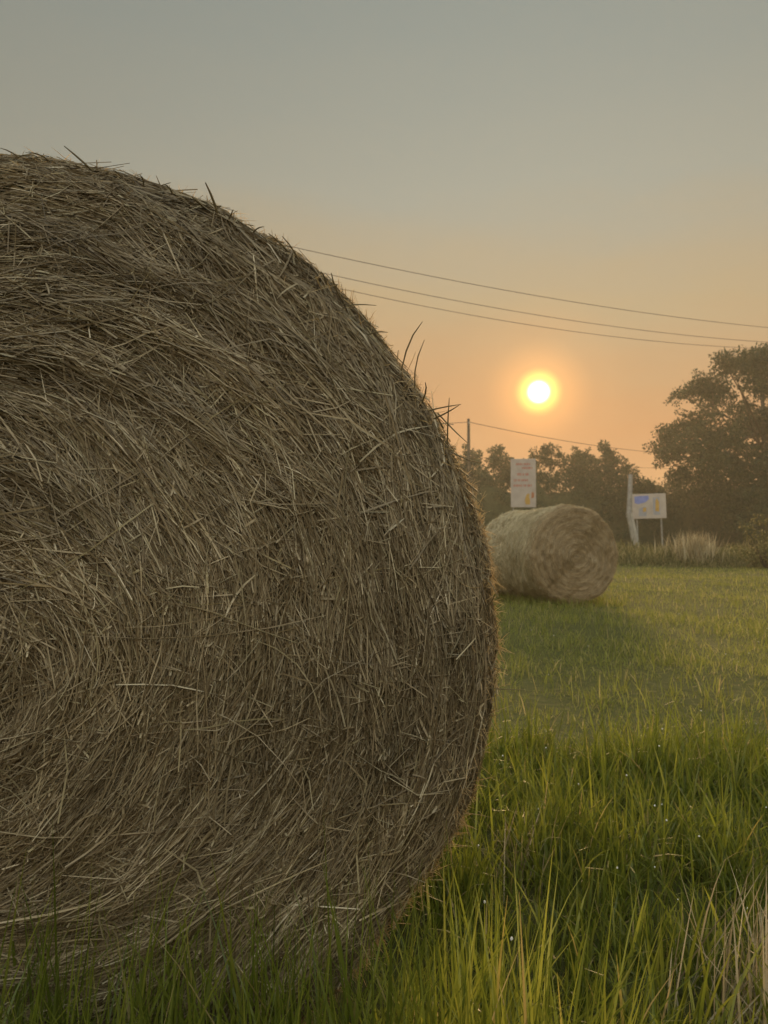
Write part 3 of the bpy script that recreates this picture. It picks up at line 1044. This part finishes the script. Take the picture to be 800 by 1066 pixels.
# pale tall grass standing on the verge
X0 = at(722, 564, 31)
for (px, wd, n, h, lab) in [(722, .75, 420, 1.05, 'pale feathery tall grass glowing on the verge under the largest tree')]:
    p = at(px, 564, 29.6)
    X, Y = p[0] + r.normal(0, wd * .6, n), 29.6 + r.normal(0, .3, n)
    V, Q, C = blades(X, Y, r.uniform(.7, 1.25, n), r.uniform(.008, .018, n), r, K=5, lean=.18, bend=.25, tone=(.3, 1.2), dry=0, z0=gz(X, Y) + .12)
    tag(mesh_np('tall_grass_tuft', V, Q, M['dry'], None, C), lab, 'tall grass')

# bush at the right edge of the field
b0 = at(792, 570, 27)
root = empty('bush', (b0[0], 27.4, float(gz(b0[0], 27.4))))
tag(root, 'rounded green bush at the field edge on the far right', 'bush')
cl = []
for k_ in range(70):
    u_ = r.normal(0, .55, 3)
    cl.append((.55 + u_[0] * 1.0, .2 + u_[1] * .8, .25 + abs(u_[2]) * 1.15, r.uniform(.18, .32)))
leafy('foliage', root, cl, 44, (.06, .13), r, M['weed'])
mb = MB()
for k_ in range(9):
    a_ = k_ * .7
    mb.tube([(.5, .2, -.05), (.5 + math.cos(a_) * .3, .2 + math.sin(a_) * .3, .5), (.5 + math.cos(a_) * .6, .2 + math.sin(a_) * .5, 1.1)], [.03, .02, .006], n=5)
mb.build('stems', M['bark'], root)

# ------------------------------------------------------------------ signs, pole, wires
# tall white sign behind the far bale
SY = 38.0
u = px_at(SY)
c = at(545, 503, SY)
wS, hS = 26 * u, 51 * u
zb = float(gz(c[0], SY))
sg = empty('sign', (c[0], SY, zb), (0, 0, math.radians(-4)))
tag(sg, 'tall narrow white sign with faded red lettering behind the far bale', 'sign')
zc = c[2] - zb
mb = MB(); mb.box((0, 0, zc), (wS, .06, hS), .02); mb.build('panel', M['white_panel'], sg)
for sx in (-1, 1):
    mb = MB(); mb.tube([(sx * wS * .40, .07, -.3), (sx * wS * .40, .07, zc + hS * .45)], .035, n=8); mb.build('post', M['steel'], sg)
rr_ = random.Random(5)
# rows of lettering too faded to read
for (y0, x0, x1, hh) in [(.39, -.26, .30, .045), (.31, -.04, .36, .05), (.18, -.22, .26, .06), (.06, -.36, .18, .055), (-.05, -.36, .34, .05)]:
    mb = MB()
    x = x0
    while x < x1:
        lw = rr_.uniform(.03, .055)
        mb.box((x * wS, -.034, zc + y0 * hS), (lw * wS, .006, hh * hS * rr_.uniform(.75, 1)))
        x += lw + rr_.choice([.02, .02, .03, .06])
    mb.build('lettering', M['red'], sg)
mb = MB()


def blob_print(mb, cx, cz, outline, y=-.034, t=.006):
    n = len(outline)
    vs = [(cx + a, y - t / 2, cz + b) for a, b in outline] + [(cx + a, y + t / 2, cz + b) for a, b in outline]
    fs = [tuple(range(n)), tuple(range(2 * n - 1, n - 1, -1))] + [(i, i + n, (i + 1) % n + n, (i + 1) % n) for i in range(n)]
    mb.raw(vs, fs)


blob_print(mb, .17 * wS, zc - .33 * hS, [(-.09, -.26), (.10, -.26), (.12, -.05), (.06, .12), (.10, .22), (.02, .30), (-.06, .22), (-.13, .02), (-.14, -.12)])
mb.build('picture', M['ochre'], sg)
mb = MB()
blob_print(mb, .36 * wS, zc - .26 * hS, [(-.06, -.12), (.06, -.10), (.08, .06), (.04, .2), (-.04, .16)], y=-.033)
mb.build('picture', M['rust'], sg)

# billboard with two pictures and its bent white post
BY = 44.0
u = px_at(BY)
c = at(677.5, 527, BY)
wB, hB = 36 * u, 26 * u
zb = float(gz(c[0], BY))
bb = empty('billboard', (c[0], BY, zb), (0, math.radians(-2), math.radians(3)))
tag(bb, 'white billboard with faded blue pictures under the largest tree', 'billboard')
zc = c[2] - zb
mb = MB(); mb.box((0, 0, zc), (wB, .08, hB), .02); mb.build('panel', M['white_panel'], bb)
for sx in (-.36, .36):
    mb = MB(); mb.tube([(sx * wB, .1, -.3), (sx * wB, .1, zc + hB * .45)], .05, n=8); mb.build('post', M['steel'], bb)
mb = MB()
blob_print(mb, -.22 * wB, zc + .18 * hB, [(-.42, .32), (.40, .36), (.44, .16), (.22, -.02), (-.2, -.12), (-.40, -.06)], y=-.045)
mb.build('picture', M['blue'], bb)
mb = MB()
blob_print(mb, -.20 * wB, zc - .18 * hB, [(-.26, -.3), (.2, -.32), (.26, .16), (.08, .24), (-.22, .14)], y=-.046)
mb.build('picture', M['grey_print'], bb)
mb = MB()
blob_print(mb, .22 * wB, zc + .0 * hB, [(-.22, -.5), (.18, -.5), (.18, .5), (-.22, .5)], y=-.045)
mb.build('picture', M['grey_print'], bb)
mb = MB()
blob_print(mb, .22 * wB, zc + .02 * hB, [(-.1, -.3), (.12, -.36), (.14, .2), (.02, .42), (-.06, .3)], y=-.052)
mb.build('picture', M['ochre'], bb)
mb = MB()
blob_print(mb, -.16 * wB, zc - .14 * hB, [(-.08, -.12), (.12, -.1), (.12, .14), (-.06, .12)], y=-.053)
mb.build('picture', M['ochre'], bb)

PY = 42.5
pts_px = [(661.5, 564), (655.2, 534), (656.0, 520), (657.0, 494)]
q = [at(a, b, PY) for a, b in pts_px]
zb = float(gz(q[0][0], PY))
po = empty('leaning_post', (q[0][0], PY, zb))
tag(po, 'kinked pale concrete post leaning beside the billboard', 'post')
off = np.array([q[0][0], PY, zb])
mb = MB()
p0 = q[0] - off
mb.tube([p0 + np.array([.1, 0, -.5]), p0, q[1] - off], [.20, .2, .19], n=6)
mb.build('lower_post', M['concrete'], po)
mb = MB()
mb.tube([q[1] - off + np.array([0, .06, -.25]), q[2] - off + np.array([0, .06, 0]), q[3] - off + np.array([0, .06, 0])], [.16, .15, .12], n=6)
mb.build('upper_post', M['steel'], po)

# utility pole
UY = 60.0
pt = at(488, 436, UY)
zb = float(gz(pt[0], UY))
up = empty('utility_pole', (pt[0], UY, zb))
tag(up, 'thin dark wooden utility pole carrying a wire left of the sun', 'utility pole')
H_ = pt[2] - zb
mb = MB(); mb.tube([(0, 0, -.5), (0, 0, H_ * .5), (0, 0, H_)], [.17, .14, .11], n=10); mb.build('pole', M['wood'], up, True)
mb = MB()
for z_ in (H_ - .55,):
    mb.tube([(0, -.1, z_), (0, -.3, z_), (0, -.3, z_ + .14)], [.025, .025, .02], n=6)
    mb.build('bracket', M['steel'], up, True)
    mb = MB()
    mb.tube([(0, -.3, z_ + .1), (0, -.3, z_ + .16), (0, -.3, z_ + .22), (0, -.3, z_ + .28)], [.04, .07, .06, .03], n=8)
mb.build('insulator', M['concrete'], up, True)


def wire(name, label, pts, rad, group='overhead wires crossing the sky'):
    mb = MB()
    mb.tube(pts, rad, n=6)
    return tag(mb.build(name, M['wire'], None, True), label, 'wire', group)


def span(a, b, sag, n=40, ext=(1.0, 1.0)):
    a, b = np.array(a), np.array(b)
    out_ = []
    for s_ in np.linspace(-1 - 2 * ext[0], 1 + 2 * ext[1], n):
        p = a + (b - a) * ((s_ + 1) / 2)
        p = p + np.array([0, 0, sag * (s_ * s_ - 1)])
        out_.append(p)
    return out_


for lab, A, dA, B, dB in [('highest of the three long wires crossing the sky right of the big bale', (300, 256), 28.8, (800, 341), 39.0),
                          ('middle one of the three long wires crossing the sky above the sun', (353, 288), 31.5, (775, 354.5), 40.5),
                          ('lowest of the three long wires, passing closest above the sun', (362, 302), 33.0, (740, 360), 41.0)]:
    wire('power_line', lab, span(at(*A, dA), at(*B, dB), .34, n=60, ext=(.8, .15)), .012)
aw = np.array([pt[0], UY - .3, zb + H_ - .3])
wr = at(672, 470, 76)
far_r = at(905, 470, 84)
far_l = at(-150, 425, 50)


def sagged(pa, pb, sag, n=16):
    return [np.array(pa) + (np.array(pb) - np.array(pa)) * t + np.array([0, 0, -4 * sag * t * (1 - t)]) for t in np.linspace(0, 1, n)]


wire('service_wire', 'single wire sagging from the top of the utility pole behind the trees', sagged(far_l, aw, .9) + sagged(aw, wr, .25)[1:] + sagged(wr, far_r, .2)[1:], .022)
aw2 = aw - np.array([0, .15, 2.7])
wire('service_wire', 'lower wire from the utility pole, mostly hidden by the treetops', sagged(aw2, at(675, 487, 77), .2) + sagged(at(675, 487, 77), at(905, 490, 84), .2)[1:], .016)

for bale in (near, far):
    for ch in bale.children:
        if 'straw' in ch.name or ch.name.split('.')[0] in ('chaff', 'face_stalks', 'rim_fuzz'):
            ch['kind'] = 'stuff'          # uncountable loose strands

# ------------------------------------------------------------------ view
S.view_settings.view_transform = 'Standard'
S.view_settings.look = 'None'
S.view_settings.exposure = 0.4
S.view_settings.gamma = 1.0
S.view_settings.use_curve_mapping = False
S.render.engine = 'CYCLES'
cy = S.cycles
cy.use_denoising = True
try:
    cy.denoiser = 'OPENIMAGEDENOISE'
    cy.denoising_input_passes = 'RGB_ALBEDO_NORMAL'
    cy.denoising_prefilter = 'ACCURATE'
except Exception:
    pass
cy.max_bounces = 8
cy.diffuse_bounces = 3
cy.glossy_bounces = 2
cy.transmission_bounces = 4
cy.volume_bounces = 1
cy.transparent_max_bounces = 8
cy.sample_clamp_indirect = 4.0
cy.volume_step_rate = 4.0
